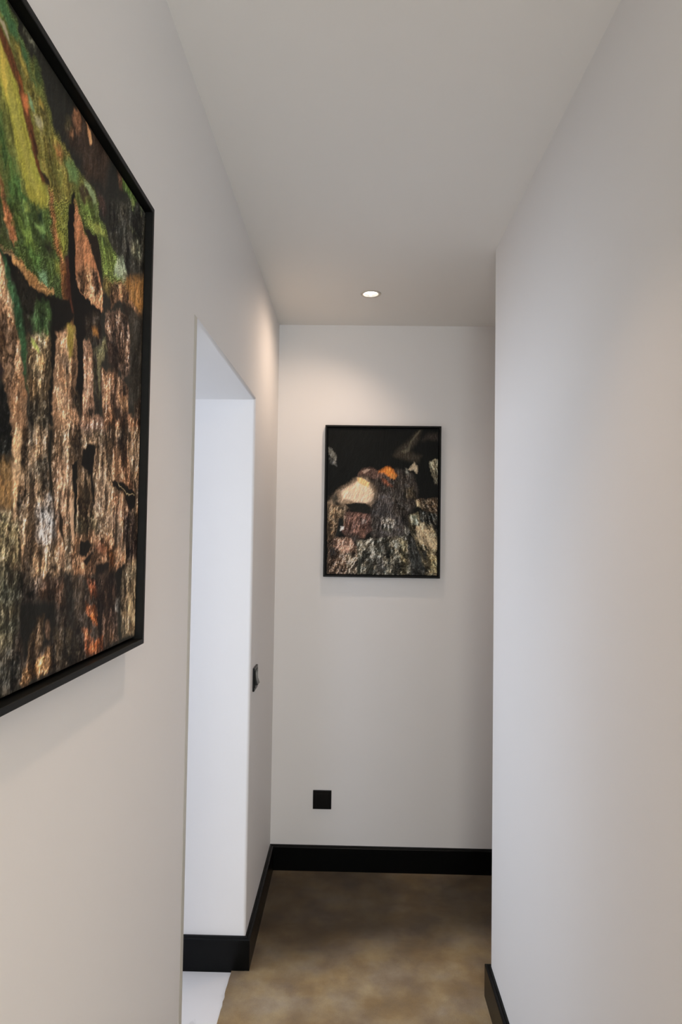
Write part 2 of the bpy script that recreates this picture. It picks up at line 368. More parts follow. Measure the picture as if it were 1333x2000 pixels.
# ------------------------------------------------------------ the two artworks
# colour, feather in mm, grain, grain direction, outline in mm from the lower left frame corner
BIG=[((98,102,44),3,0.45,1,[12,654.7,83.4,718.4,95.3,704.5,98.2,694.6,112.5,690.1,125.3,678.7,143.2,676.8,152.8,670.7,156.3,679.9,170.5,672.7,189.2,651.2,205.4,633.5,224.8,626.7,255.1,626.8,277.1,619.4,303.3,625.9,332.3,618.4,338.4,591.6,369.4,589.3,379.6,575,25.8,418.4]),
((62,98,58),3,0.4,1,[28.7,669.6,90.3,712.4,98.2,694.6,112.5,690.1,125.3,678.7,144.6,675.2,149.6,657.8,163.4,654.1,150.4,646.4,131.5,660.2,116.2,667.9,104.4,668.7,88.1,676.5,29.3,659.1]),
((142,138,46),4,0.35,1,[31.1,627.7,89.7,651.1,103.5,645.8,120.7,634.6,139.6,611.6,157.5,576.9,174.4,569.2,195.8,550.6,198.4,510.1,158.2,524.4,130.6,554.7,107,590.2,92.2,610.6,33,596.3]),
((178,158,60),4,0.2,1,[89.8,648.8,99.3,640.2,109.9,617,106.2,602,96.4,613.7,91.5,621.1]),
((158,152,62),4,0.3,1,[100.1,627.3,122.1,612.8,138.7,585.2,158.7,557.7,176.3,540.4,156.9,543.5,134.6,569.8,113.7,594.6]),
((58,84,38),4,0.5,1,[52.8,577.2,93.9,581.6,108.8,560.5,131.4,542.4,158.2,524.4,181.5,502.3,174.3,484.1,136.1,467.2,117.4,497.3,96.8,535.1,55.4,533.7]),
((84,118,52),4,0.4,1,[111.8,550,127.1,533.7,146.3,505.3,142.6,484.2,126.2,508,115.1,533.3]),
((70,72,30),3,0.3,1,[106.6,596.1,114.1,588.6,122.4,568.8,117.8,566,109.9,579.8]),
((84,48,22),2.5,0.35,1,[67.7,662.2,89.1,660.4,98.2,657.7,112.4,652.5,130.1,641.3,146.6,622.8,155.4,608.8,170.2,591.1,180,569.6,193.5,563.3,180.8,557.8,166,571.1,151.4,589.1,137.1,610,123.7,626.5,104,637.5,89.9,647.7,68.3,652.1]),
((178,102,52),3,0.2,1,[134.7,629,144.8,630.8,149.4,620.7,146,611.9,136.8,616.2,132.7,621.2]),
((140,76,30),3,0.2,1,[125.3,640.4,131.5,639.7,135.7,632.3,129.5,631.9]),
((48,26,14),2,0.2,1,[153.3,600.8,164.5,594.4,173.6,581,168.3,577.9,157.9,590.4]),
((152,140,112),1.5,0.1,1,[88.6,668.4,95.3,668.9,102.4,664.6,107.4,657.4,104,657.2,96.8,661.6,88.9,663.8]),
((122,114,46),3,0.6,1,[109.5,661.5,123.2,673.2,136.3,663.8,152.5,654.5,164,643.8,189.6,644.5,205.7,629.4,244.6,628.2,260,606.8,248.5,570.6,244.4,531.4,242.2,514.2,214.1,501.7,205.4,541.5,188.8,567.6,170.6,584.6,160.6,612.1,146.2,629.1,130,643.8]),
((150,135,55),3,0.3,1,[118.8,666.1,128.6,665.8,144.6,654.2,141.1,649.1,129.4,653.6]),
((96,88,40),3,0.6,1,[164,643.8,183.3,651.4,193.4,632.9,179.2,626.6,167.5,632.7]),
((150,126,46),2,0.3,1,[169.3,647.4,177.9,646.4,178.3,639.8,169.8,639.6]),
((112,140,100),2,0.2,1,[144.5,635.8,156.7,630.9,162.6,624,157.4,620.6,149.1,625.7]),
((52,66,34),3,0.4,1,[152.6,673.2,161.5,682.5,170.5,672.7,175.3,663.8,168.7,657.8,157.3,663.3]),
((160,108,56),4,0.6,1,[206.5,617.8,215.6,621.2,226.9,619.2,222.7,609.5,213.1,611.1]),
((150,146,110),3,0.3,1,[160.2,618.5,173.6,625.1,180.7,624.9,177,616.4,164.7,612]),
((120,120,55),2,0.3,1,[170.8,582,179.4,578.9,184.2,570.6,177.1,570.7]),
((40,32,20),2,0.2,1,[177.3,568.1,194.4,572.1,200.9,563.1,189.2,561]),
((104,132,74),3,0.4,1,[232.1,615,258.7,625.8,273.5,618.9,267.3,603.2,250.2,596.9]),
((62,52,34),2.5,0.5,1,[274.3,607,292.3,616.7,312.3,611.3,333.9,596.1,331.2,575,298.2,588.1,278.8,595.4]),
((128,142,98),2,0.3,1,[288.4,619.3,301.4,624.8,323.8,620.6,336.5,607.3,338.3,593.2,332.1,591.9,316.4,610.2,292.3,616.7]),
((106,120,54),2.5,0.6,1,[264.5,592.5,278.8,595.4,298.4,585,338.7,588.4,369.4,589.3,379.6,575,332.7,554.2,300.1,560.4,276.6,574.1]),
((14,14,11),1.5,0.1,0,[260.9,593.6,265.6,587,262.5,570.1,267.3,525.3,248.8,517.1,249.5,556.2,254.9,578.4]),
((174,116,78),2,0.42,0,[267,581.6,276.9,569.6,292.9,553.9,309.1,543.8,265.6,524.5,263.6,563.1]),
((60,36,24),2,0.4,0,[299.8,565,323.7,564.9,340.9,557.8,309.1,543.8]),
((140,92,56),2.5,0.5,0,[196.7,559.4,207.1,562.1,211.5,541.7,223.3,505.8,211.1,500.4,203.3,526.4]),
((160,100,62),2,0.6,1,[84.2,527.8,97.7,519.9,107.7,504.6,122.6,489.9,125.4,482.5,125.5,462.5,117.2,462.5,108.8,485.7,98.5,507.1,84.9,516.4]),
((24,28,20),2.5,0.3,1,[57.4,501,98.8,502.4,111.7,476,116.3,458.4,61.4,434.1]),
((56,74,34),4,0.6,1,[125.1,526.3,145.9,511.6,172.2,516.7,193.8,535.7,200.9,518.2,208.2,499.1,131.3,465.1]),
((120,132,58),3,0.3,1,[143,516.6,153.1,520.5,161.5,514.1,151.2,509.1]),
((104,150,88),2,0.3,1,[167.4,506.4,180.9,511.5,192.7,507.4,187.6,496.8,176.1,499.7]),
((52,40,31),6,0.4,0,[229.9,648.9,248.4,674,290.2,702.6,339.2,700.7,375.1,699.8,355.9,651.1,295.5,626.4,271.8,644.2,243.7,642.6]),
((152,106,74),3,0.5,0,[254.4,688.5,268.2,696.1,277,686.2,273.7,668.6,262.9,668,256.2,673]),
((140,100,68),2,0.4,0,[247.2,665.8,253.2,665,253.3,653,248.2,651.3]),
((196,142,96),2,0.3,0,[292.5,697.7,306.6,692.2,311.4,681.3,303.9,674.4,297.1,686.3]),
((80,74,46),4,0.6,0,[235.6,662.8,246.7,673,245.8,661.8,233,650.8]),
((84,84,66),4,0.8,0,[129.1,697.1,136.7,697.9,152.5,695.8,154.1,691.7,142.5,686.8,133.4,690.1]),
((88,112,50),3,0.6,0,[419.4,696.3,445.2,703.1,484.4,704.9,477.9,676.4,467.2,667.2,457.6,683.3,430.5,685.9]),
((92,66,46),3,0.5,0,[404.1,698.7,424.3,699.1,425.7,681.4,410.4,680.5]),
((150,170,92),2,0.3,0,[465.4,691.1,476.9,689.4,475.6,669.4,464.4,667.7]),
((120,132,84),2,0.3,0,[503.1,692.9,517.7,702.3,516,685.4,504,681.5]),
((68,66,50),8,0.9,0,[399,635.1,447.6,670.6,522,688.3,535,643.7,393.3,581,382.1,604]),
((66,48,40),4,0.6,0,[331.6,628,352.8,632.4,367.2,619.3,359,608.4,337.1,610.9]),
((52,51,44),8,0.7,0,[375.4,632.7,526.9,705.6,535.3,599.9,455.2,571.5,413.2,576.1,383.1,591.1]),
((116,116,92),3,0.8,0,[473.3,624.8,500.9,644.2,518.3,617,486.3,605.4,469,607.6]),
((86,88,60),3,0.6,0,[460.9,640.1,483.1,646.6,489.4,639.9,472.5,635.9]),
((68,88,38),4,0.65,1,[59,474,248.7,568.2,244.6,529.1,233.6,494.9,236,459.4,227,450.3,199.9,443.1,171.3,445.8,139.4,455.1,126.9,458.6,60.4,449.9]),
((54,60,34),4,0.6,1,[59,474,110.2,500.3,113.5,484.7,128.3,475.5,126.7,462.2,101.6,457.2,60.4,449.9]),
((176,110,62),2,0.6,1,[103.6,496.9,117.3,498.9,124.8,492.7,130.7,475.4,126.3,468.3,116.3,477.4,108.9,484.9]),
((104,128,50),4,0.5,1,[134.2,497.3,154.8,494.3,174.2,485.9,169.3,477,148,478.1]),
((30,46,30),3,0.3,1,[169.1,522.4,182.8,526.5,186.4,514.6,175.2,513.3]),
((118,150,80),3,0.3,1,[167.4,506.8,186.4,514.6,192.6,509.3,181.6,501.4]),
((84,120,54),4,0.5,1,[156,475.2,183,480.3,184,464.4,170.3,461.4]),
((118,154,112),3,0.4,1,[178.7,459.5,195.7,462.2,202.4,449.6,187.8,449.5]),
((34,32,22),5,0.4,1,[181.7,500.1,207.8,505.1,214.8,491.2,197,486.3]),
((112,118,46),3,0.4,1,[211.9,488.5,231,486.5,231.5,478,218.8,478.6]),
((132,88,48),3,0.55,0,[199.3,543.1,211,549.1,221.9,525.8,241.3,502.5,243.7,491.7,255,475.5,262.2,445.2,272.2,427.3,251.9,420.9,243,453.2,235.4,467.9,227.1,496.4,214,503.6,206.9,518.7]),
((112,114,42),3,0.5,0,[210.9,550.4,247,568.8,247.8,530.6,239.9,499,226.2,509.1,217.2,526.4]),
((66,36,24),3,0.4,0,[246.2,504.6,266.4,511.8,275.5,483.4,271.2,442.2,257.5,437.6,245.7,463]),
((176,118,78),1.5,0.45,0,[262,576.5,277.1,567.2,300.5,554.8,316.9,546.2,342.9,529.3,359.7,505.8,359.6,477,329.8,478.2,302.2,474.7,276.2,483.7,269.6,517.7,264.1,545.7]),
((196,146,104),3,0.7,0,[281.8,498.2,303.2,516.3,339.2,521.2,357.6,504.9,357.2,479.5,321.8,477,298.3,476.4,277.3,484.1]),
((112,74,52),4,0.8,0,[319,516.3,339.2,521.2,353.3,503.4,345.2,497,324,502.1]),
((30,24,18),2.5,0.3,0,[276.3,577.6,298.8,579.4,322.4,582.8,344.7,563.5,358.3,525.5,340.9,526.9,316.8,547.7,292.4,560.5]),
((106,124,52),2.5,0.7,1,[275.9,583.6,336.8,614.7,338.1,597,364.6,592.9,384.1,577.6,428.6,573.5,443.6,548.2,387.6,529.3,365,524.8,349.8,552.3,339.8,572.9,307.2,570.7,284.3,569.2]),
((150,158,70),3,0.4,1,[299.1,574.8,338.7,587.4,365.2,584.6,374.6,580.3,339.7,574.5]),
((44,60,26),3,0.4,1,[348.2,575.1,374.6,580.3,384.1,577.6,357.5,567.5]),
((146,158,128),3,0.5,1,[413.3,574.3,432.9,584.5,450.2,565.8,440.7,550.8,400.7,545.9]),
((120,104,52),4,0.6,0,[369.3,528.1,387.6,530.1,441,547.3,437,531,379.7,509.8,363.8,510.7]),
((146,104,52),6,0.5,0,[438,551.6,488.6,575.3,532.8,590.8,538.4,544.2,516,528.5,469.2,531.6,436.7,534.6]),
((152,112,78),3,0.8,0,[387.8,526.7,441,547.3,469.2,531.6,510.4,522.7,498.8,518.8,453.5,522.2,417.9,513.1,390.2,494.4]),
((36,30,24),3,0.4,0,[433,514.9,480.9,526.2,511.3,511.1,483.4,494.3,460.9,496.6]),
((50,46,39),5,0.5,0,[470.9,509.4,539.1,536.4,551.1,385.3,470.3,373.2,469.8,452.2]),
((168,132,106),3,1,0,[373,476.4,414.3,493.9,460.5,502.1,473.8,472.3,471.9,424.4,446,410.6,424,430.4,407.6,452.6,379,456.1]),
((48,34,26),4,0.6,0,[379.4,451,407.3,456,439,434.5,425.8,407.5,386.9,411.7]),
((16,15,12),2,0.15,0,[61.1,438.9,102.1,449,122.6,451.7,145.1,443.4,171.8,438,205.8,442.5,256.2,458,271.2,442.2,258.5,423,251.5,426.7,233.1,406.2,223.8,355.1,217.3,268,208.4,266.9,207.7,323.4,210.9,365.9,207.3,420.7,186.6,424.6,161.3,392.1,156,351.6,147.8,400.7,125.9,435.7,61.7,427.9]),
((42,38,28),5,0.6,0,[137.8,440.4,158.7,433.1,175.3,426,168.3,407.6,161.3,392.1,149.9,407.8]),
((180,132,78),1.5,0.45,0,[123.4,457.7,144.2,458.4,165.4,452.8,187.9,447.6,217.6,449,197.1,440,168.9,440.9,145,445.9,122.5,452.9]),
((150,120,84),1.5,0.5,0,[97.5,451.7,115.3,454.8,129.4,457.1,122.4,454.1,106.4,452]),
((13,12,10),1.2,0.1,0,[248.6,569.7,263.7,577.4,269.6,517.7,275.5,483.4,306.1,474.5,355.2,477.2,353.6,451.5,324.1,443.8,301.9,424.2,308.6,328.2,301.5,320.7,289,340,278.5,398.7,271.2,442.2,260.6,468.6,248.3,523.3]),
((44,36,28),3,0.7,0,[303.7,453.1,347.1,471,361.7,447.3,367.9,423.7,346,425.9,309.1,431.1]),
((128,88,40),3,0.3,0,[328.1,445.1,344.4,448.6,349.4,438.5,332.7,436.7]),
((198,152,112),2.5,0.7,0,[60.4,449.9,102.5,441.9,117.1,427.2,128.1,400.3,144.5,374,146.9,355.6,155.6,338.6,159.7,313.6,168.3,261.8,139.4,258.1,129.2,307.4,116.2,329,108.4,345.2,66.3,350.7]),
((44,34,34),3,0.4,0,[104.1,344,115.5,341,118.5,329.6,109.7,325.1]),
((50,84,52),3,0.5,0,[104.3,448.7,118.7,437.7,131.7,420.4,150.3,401.5,158.3,378.1,164.1,327.6,155.2,344.9,141.6,379.5,122.7,410.8,107.4,435.5]),
((62,88,46),4,0.6,0,[175.4,424.7,203.7,429.2,210.8,421.9,208.6,400.2,189.1,386,177.6,390.6,168.5,405]),
((124,102,72),3,1,0,[163,386.1,180.1,394.1,208.7,398.8,211.8,352.1,209.1,323.7,168.8,315.5,162.4,353.3]),
((150,160,84),2,0.3,0,[167,386,173.9,384.1,187.1,373.2,184.4,371.1,170.1,379]),
((186,144,108),2.5,0.7,0,[229.9,406.7,253.6,419.9,273.9,427.9,282.3,384.5,282.6,354,293.7,325.5,300.6,278.6,226.4,269.2,223.8,355.1]),
((70,56,40),3,0.7,0,[247.2,390,261,386.4,266.9,350.5,256.3,355.5,241,385.3]),
((134,118,50),3,0.4,0,[251.7,423.8,273.7,430.9,274.7,390.1,261.1,384.9]),
((60,50,36),2.5,0.7,0,[277.3,352.8,292,349.9,301.5,320.7,286.4,324.2,274.4,343.1]),
((190,148,118),2,0.7,0,[302.1,421.1,323.1,429,332.3,413.8,332,389.3,344.1,334.8,379.5,324.3,381.5,297.4,296.4,285.8,305.3,319.8,306.4,359.3]),
((112,108,76),2.5,0.7,0,[334.3,414.4,350.2,427.1,375.2,446.3,380.6,434.2,360.4,404.8,355,360.1,341.8,367.2]),
((36,32,26),2,0.5,0,[330.1,416.4,346.6,417.8,354.3,369.9,360.9,337.9,384,325.1,366.5,320.5,347.6,343.7]),
((152,112,82),3,1,0,[365.2,399.3,420.8,406.2,468.3,399.1,471.7,354.7,541.6,361.3,548.8,310.1,386.6,289.5,378.3,341.2,362.8,371.8]),
((40,30,24),3,0.4,0,[409.2,364.5,433.9,365.9,440.6,345.4,415.8,341]),
((186,140,96),2.5,0.5,0,[428,377.3,464.1,383.2,470.9,365.8,450.3,354.5]),
((84,66,50),4,0.9,0,[504.1,376.1,542.3,391.7,544.8,359.9,499.8,355.9]),
((64,56,42),3,1,0,[167.2,320.4,210.3,329.5,211.3,267.2,169.6,261.9]),
((30,32,27),3,0.6,0,[68.3,317.5,109.8,322.7,121.5,318.1,135.4,283.7,139.4,258.1,72.4,249.6]),
((196,156,134),3,0.8,0,[294.7,310.2,374.4,333.6,386,298,296.6,282.7]),
((40,32,24),3,0.6,0,[315.6,339.1,343.4,344.5,340.2,330.8,320.1,330.4]),
((16,15,13),2,0.2,0,[315.1,289.9,346.9,295.9,349.7,284.8,311.9,280]),
((32,33,28),3,0.7,0,[74.7,272.6,137.6,283,138,252.9,125.9,239.6,76.7,238.7]),
((146,120,92),3,1,0,[155.5,284.4,542.8,347.3,545.1,127.7,272.8,130.3,215.4,125.1,149.6,137,82.2,147.4,78.9,202,145.9,196.1]),
((122,94,56),4,0.5,0,[76.9,236,114.6,244.3,133.9,249.4,141,227.5,136.8,201.7,79.7,188.4]),
((120,112,84),4,0.9,0,[79.4,193.8,134.3,195.7,158.7,184.2,158.2,144.2,82.5,141.9]),
((204,166,124),2.5,0.5,0,[139.1,281.7,157,284.6,159.1,252.3,154.9,221,149,194.7,137.8,209.3,139.6,250.1]),
((176,166,158),4,1,0,[192.7,207.4,220.2,218.8,242.6,221.9,249.6,175.1,213.2,160.1,190,171.8]),
((74,64,50),4,1,0,[182.8,258.2,213.5,265.2,223.6,222.4,195.3,220.5]),
((22,22,17),2,0.3,0,[211.6,293.5,224.4,295.6,224.8,259.8,231.5,216,219.7,225.5]),
((184,146,114),3,0.7,0,[228.6,260.3,255.5,265.1,276.7,258.5,280.6,200.6,262.3,164.5,268.3,135.9,252.4,133.2,237.1,188.8]),
((16,15,12),1.5,0.1,0,[276.5,260.3,297.8,268.2,298.1,212.3,297,164.1,287.1,167.9,287.8,221]),
((182,150,120),2,0.3,0,[272.9,220.2,285.8,219.1,292,160.5,280.2,175.2]),
((32,26,20),2,0.3,0,[245.5,206.4,258.3,192.8,264.8,157.4,247.2,182.1]),
((15,14,12),2,0.2,0,[310.5,282.9,328.7,293.1,350.9,295.2,343.8,253.8,356.6,215.1,336.5,216.1,326.5,256.1,302.8,261.3]),
((138,112,82),3,0.8,0,[299.5,244.1,331.8,248.8,344.3,210.6,335.1,202.4,304.7,201.4]),
((172,146,120),3,0.7,0,[349.6,278.1,392.8,268.7,406.2,238.5,397.7,200.4,355,201.1,357.7,235.1]),
((166,122,88),3,0.9,0,[407.8,295.7,468.5,305.8,491.5,267.4,511,238.7,473.3,243.1,416.7,254.1]),
((60,46,34),4,0.8,0,[411.8,319.6,454.7,317.4,456.4,295.3,413.7,294.3]),
((15,13,11),2,0.2,0,[411,252.6,459.4,254.4,517.9,241.5,517.6,218,489.4,205.3,460.9,235.6,417.4,243.5]),
((190,170,130),1,0.1,0,[434.7,252.4,447.5,245.7,487,237.2,511.1,237.6,480.3,237.9,441.2,247.5]),
((150,112,84),3,0.9,0,[417.7,239.3,460.9,235.6,489.3,207.6,477,193.6,426.8,196.9,413.5,217.8]),
((108,88,70),4,0.8,0,[403,204.7,444.9,197.4,465.4,175.6,462.3,131.2,435.3,162.5,398.6,187.9]),
((54,42,36),4,0.8,0,[469.5,206.9,524.1,208.8,544.3,137.3,488.1,134.6,465.7,171.1]),
((96,86,64),3,1,0,[298.2,197.5,354.9,203.1,366.9,179.4,318,175.3,295.1,178.9]),
((160,118,84),3,0.8,0,[295.6,171.5,367,177.4,410.8,175.4,461,148.9,481.5,134.9,444.6,118.9,392.8,115.6,294.7,120,284.8,138.8]),
((20,18,15),2,0.3,0,[309.3,167.7,332.5,169.5,350.4,159.6,329.4,146.5,306,149.1]),
((24,20,16),2,0.3,0,[320.2,142.9,348.5,151.7,358.7,149.5,330.3,133]),
((176,108,50),3,0.7,0,[398.1,156.7,424.5,147.7,434.5,132.4,414.1,131.1]),
((128,84,60),4,0.5,0,[357.7,163.4,394.7,165.1,399,144.3,364,147.4]),
((40,32,26),4,0.6,0,[195.5,163.6,213.1,161.7,210.4,148.6,192.9,152.4]),
((30,26,20),3,0.5,0,[228.5,147.9,243.9,144,246.6,131.7,233.1,134.2]),
((52,43,35),4,0.7,0,[82.2,147.4,149.5,138.5,215.4,125.1,260.6,129.2,273.4,121.3,469.1,126.4,483.5,107.7,464.3,20.6,400.7,5.7,89.7,20.9]),
((78,76,60),6,0.9,0,[82,150.2,137.3,148,162.2,128.6,162.1,82.5,143,55.2,87.9,51.3]),
((150,130,108),3,0.9,0,[173.6,146.7,186.8,143,187,114.2,175.8,112]),
((150,130,112),3,0.9,0,[194.6,126.5,208.3,125.6,207.2,115.8,198.5,118.1]),
((84,62,46),5,0.8,0,[208.3,125.6,265.1,121.9,266.9,95.2,247.3,91.9,206.4,101.1]),
((22,22,19),4,0.3,0,[160.6,105.7,243.1,97.5,251.2,62.1,235,49.1,173.9,42,163,67]),
((26,23,19),3,0.4,0,[268.9,127,294.7,120,297.9,73.7,319.2,24.2,279.7,27.5,271.6,85.8]),
((64,54,44),4,0.6,0,[285.9,122.3,312.4,122.6,324.6,80,306.8,72.7]),
((24,21,18),3,0.3,0,[359.7,135.6,413.6,137.5,409.7,112.5,361.2,113.6]),
((18,17,14),2.5,0.2,0,[432.3,121.7,478.5,130.5,471.3,97.3,447,86.1]),
((34,34,28),3,0.4,0,[436,72.1,470.2,68.5,473.8,21.3,448.7,23]),
((90,68,54),5,0.8,0,[371.5,115,433,113.1,447.9,33.9,393.3,33.6,374.4,74.5]),
((150,86,52),3,0.9,0,[336.3,115.3,361.8,105.7,375.8,90.5,352.5,94.6]),
((158,88,40),3,0.95,0,[336,86.5,363.9,75.7,375.2,62.4,371,48.9,355,59,339.3,72.6]),
((170,104,64),2.5,0.7,0,[324.1,53.5,351,45.8,351.7,36,332,41]),
((166,90,44),3.5,1,0,[334.9,32.9,393.3,32.5,394.5,17,358,17.3,343,20]),
((96,72,52),4,0.8,0,[398.2,41,444.6,36.6,451.9,20.3,405.1,21.4]),
((148,128,98),3,0.8,0,[469.8,117.5,515.6,133.6,548.5,132.3,549.9,19.3,470.6,20.7,463.3,75.8]),
((186,160,120),3,0.5,0,[485.1,87.2,506,78.5,537.8,32.9,524,25.4,493.7,61.5]),
((190,182,170),2.5,0.6,0,[444.2,83.1,456.7,80.9,451.3,70.5,448.8,62,437.8,63.3,441.9,73.6]),
((54,52,45),5,0.9,0,[86.3,78.8,148.9,54.2,171.4,31.6,157.4,13.3,90.4,9.9]),
((110,86,60),3,0.8,0,[186.8,66.5,201,79,213,80.7,212.6,59.4,196.7,40.9,183.5,41.8]),
((120,92,70),3,0.6,0,[222.3,74.5,231.9,68.2,230.8,56.6,223.1,62.8]),
((182,138,90),2.5,1,0,[176,33.8,200.4,35.4,221,39.8,239.7,45.8,241.3,20.9,201.6,17.5,172.2,19.1]),
((66,56,42),4,0.7,0,[245.4,62.9,277.4,61.9,328.6,22.5,293,17.9,248.3,19.5])]
SMALL=[((46,42,35),8,0.4,0,[319.5,575.8,351.9,609.2,398.3,647.5,449.2,699.9,435.7,647.9,398.9,590.9,450.6,568.1,432.2,539.6,338.4,562]),
((72,68,56),3,0.3,0,[356.8,590.4,384.7,604.9,398.4,638,440,692.7,447,690.5,407.8,638.1,394.2,590.9,370.9,581.2]),
((42,38,34),8,0.4,0,[454.5,643.4,477.6,672,524.3,681.9,524.7,644.3,477.9,648.4]),
((108,108,100),3,0.5,0,[15,605.1,33,595.9,51.2,572.5,53.5,544.3,33.5,560.5,19.2,574.5]),
((84,86,84),4,0.6,0,[23.2,558,50.2,544.2,55.8,516,34,529.9]),
((156,150,124),3,0.7,0,[487.3,540.3,511.5,557.1,528.8,550.2,529.6,465.8,512.4,465.5,498,498.2]),
((96,92,76),3,0.6,0,[509.7,503,526.2,484.5,528.9,442.3,517.2,442.1]),
((150,138,116),3,0.4,0,[395.1,506.3,418.2,539.4,434.8,511.5,432.7,488,413.9,501.8]),
((92,70,60),5,0.5,0,[147.5,465.5,170.5,498.7,212.5,511,264.3,495.2,320.6,481.8,311.6,453.5,246,457.4,198.9,475.5,166.1,475.1]),
((150,128,112),3,0.3,0,[175.3,494,198.5,506.1,217.3,504,184.8,484.8]),
((60,55,50),7,0.6,0,[241.3,457.3,339,510.2,409.4,483,438.2,408.3,434,366.1,415.9,319,388.1,295.3,398.2,225.3,342.8,177.9,230.9,176.2,211,269.4,219.7,316.3,246.8,396.4]),
((76,72,71),10,0.55,0,[246.8,391.7,302.9,392.4,322.2,341.1,313.5,289.5,229.5,283.7,228.8,339.9]),
((78,74,72),6,0.6,0,[248.3,274.6,313.5,294.2,369.8,267,370.5,201.6,314.7,186.8,249.3,199.8]),
((48,42,38),5,0.4,0,[217.9,457,246.1,452.7,265.4,406,246.8,391.7]),
((196,112,34),5,0.45,0,[257.2,495.1,287.4,514.3,320.3,507.7,335.6,482,325.5,460.7,306.7,469.9,283.1,486]),
((168,110,50),3,0.3,0,[306.5,486.3,329.9,486.6,330.2,463.2,311.5,462.9]),
((136,78,50),5,0.5,0,[264.7,462.3,292.9,453.3,314.3,423.1,297.8,427.5,269.5,448.3]),
((110,110,100),3,0.5,0,[376.4,510.7,390.5,506.2,395.5,473.4,381.3,487.3]),
((96,84,64),6,0.6,0,[382.1,416.9,414.8,422,424.5,380,387.3,370.1]),
((146,126,104),9,0.45,0,[17,346.3,59.5,393.8,119.8,436.9,152.3,460.8,199.1,461.4,227.8,419.6,242.2,386.9,221.7,342.1,186.6,346.3,153.8,345.9,121.3,326.7,83.6,342.6,50.6,360.9,23.1,318.3]),
((206,178,150),6,0.3,0,[78.2,394.1,119.9,427.5,152.5,446.7,208.9,426.4,230.5,391.4,219.2,358.5,191.3,346.4,135,355,88,366.1]),
((198,164,112),3,0.3,0,[152.2,465.5,180.4,461.2,211.1,440.5,206.7,421.6,176.1,433,154.8,446.8]),
((60,56,48),5,0.4,0,[27,369.9,54.8,389.1,69.3,361.1,41.4,346.7]),
((112,94,72),5,0.8,0,[17.2,337,102.6,328.8,103.7,253.8,62.4,197.1,19.8,168.5]),
((108,80,70),6,0.7,0,[98.3,302.9,210.6,297.5,221,222.8,170,189.3,128.3,165.4,87.8,216.2]),
((160,118,98),5,0.6,0,[155.2,245.2,188.3,222.3,188.7,189.6,165.2,198.6]),
((150,132,122),3,0.6,0,[173.6,268.9,197,269.2,197.2,250.5,178.5,250.2]),
((24,24,21),3,0.2,0,[95.4,340.4,153.8,348.2,196,344.1,217.5,311.6,211.6,295.1,163.8,303.8,121.5,317.3]),
((26,27,26),3,0.3,0,[70.6,276.8,90.3,272.4,90.9,230.3,74.1,197.3,48.7,175.9,61.9,229.8]),
((190,190,185),3,0.3,0,[80.5,234.8,94.6,235,92.4,220.9,76.1,216]),
((52,46,42),5,0.5,0,[104.3,211.7,165.2,198.6,165.6,170.6,118.9,165.2]),
((120,98,80),4,1,0,[19.8,168.5,62.6,183.1,123.4,179.3,156.7,137.8,167.9,2.9,22.3,0.6]),
((164,128,108),4,0.7,0,[39.4,168.7,123.4,179.3,152,142.4,110.4,109.1,49.2,136.2]),
((44,46,48),5,0.5,0,[23.5,135.8,53.9,136.3,63.8,103.7,31.2,93.9]),
((168,152,130),4,1,0,[105.8,104.4,157.2,105.2,163.1,12.1,111.8,11.3]),
((132,128,112),4,1,0,[156.3,170.5,249.5,181.2,389.2,197.2,409.9,6.7,158.6,2.7]),
((190,186,170),3,0.6,0,[216.8,180.7,230.8,180.9,245.8,106.5,227.7,59.7,217.8,106.1]),
((196,192,176),3,0.7,0,[258.9,176.6,277.6,172.3,292.4,107.2,269,116.2]),
((176,172,160),4,0.8,0,[250.6,92.6,278.6,88.4,288.6,32.7,247,13.4]),
((40,42,38),4,0.6,0,[296.1,181.9,305.8,154,316.2,61,307.3,33,292.4,107.2]),
((34,36,30),3,0.3,0,[166.5,105.3,176.3,68.2,172.4,12.3,158.4,12]),
((44,46,40),3,0.5,0,[213.3,96.7,232.4,59.7,233,13.2,214.4,12.9]),
((140,132,100),4,0.8,0,[352.1,182.7,389.5,173.9,391.2,15.7,363.4,10.6]),
((168,160,146),4,1,0,[271.7,270.3,304.3,280.1,333.5,261.8,328.2,229,305.1,214.7,276.8,237.6]),
((64,66,58),5,0.7,0,[272.1,242.2,323.6,228.9,314.5,210.1,277,218.9]),
((108,92,72),4,1,0,[415.3,375.2,480.7,366.7,530.5,376.8,531.3,292.6,481.2,310.6,443.6,342.8]),
((176,158,124),3,0.5,0,[419.9,375.3,443.4,361.5,457.7,329,434.3,338]),
((66,66,60),4,1,0,[448.6,314.8,531.3,292.6,532,213.3,491.2,240.7,453.7,268.2]),
((126,116,90),4,0.9,0,[397.6,286.1,434.7,305.3,453.8,258.8,505.1,250.2,532.3,180.7,533.9,8.6,484.3,7.9,460.2,86.5,426.7,179.1,402.9,225.4]),
((150,156,134),3,0.7,0,[402.2,290.8,434.8,295.9,439.9,249.3,412,248.9]),
((184,164,130),4,0.5,0,[423.9,225.7,463.2,254.3,500.8,217.5,532.5,162,532.7,138.8,487.6,138.1,440.7,174.7]),
((134,120,84),4,0.8,0,[483.1,119.4,529.8,101.5,530.6,17.9,497.9,35.9]),
((52,53,50),5,0.6,0,[389.3,192.6,417.3,183.6,479.3,35.6,465.7,7.6,409.9,6.7,399.5,108.8]),
((44,44,40),3,0.5,0,[455.1,132.9,478.4,128.6,488.3,63.7,464.8,91.2]),
((170,170,160),3,0.7,0,[379.4,243.7,398.2,225.3,389.2,201.9,379.7,211.1])]

FW, FH, FD = .543, .710, .030     # outer size and depth of both floater frames
RIM, GAP, REC = .0085, .0045, .011

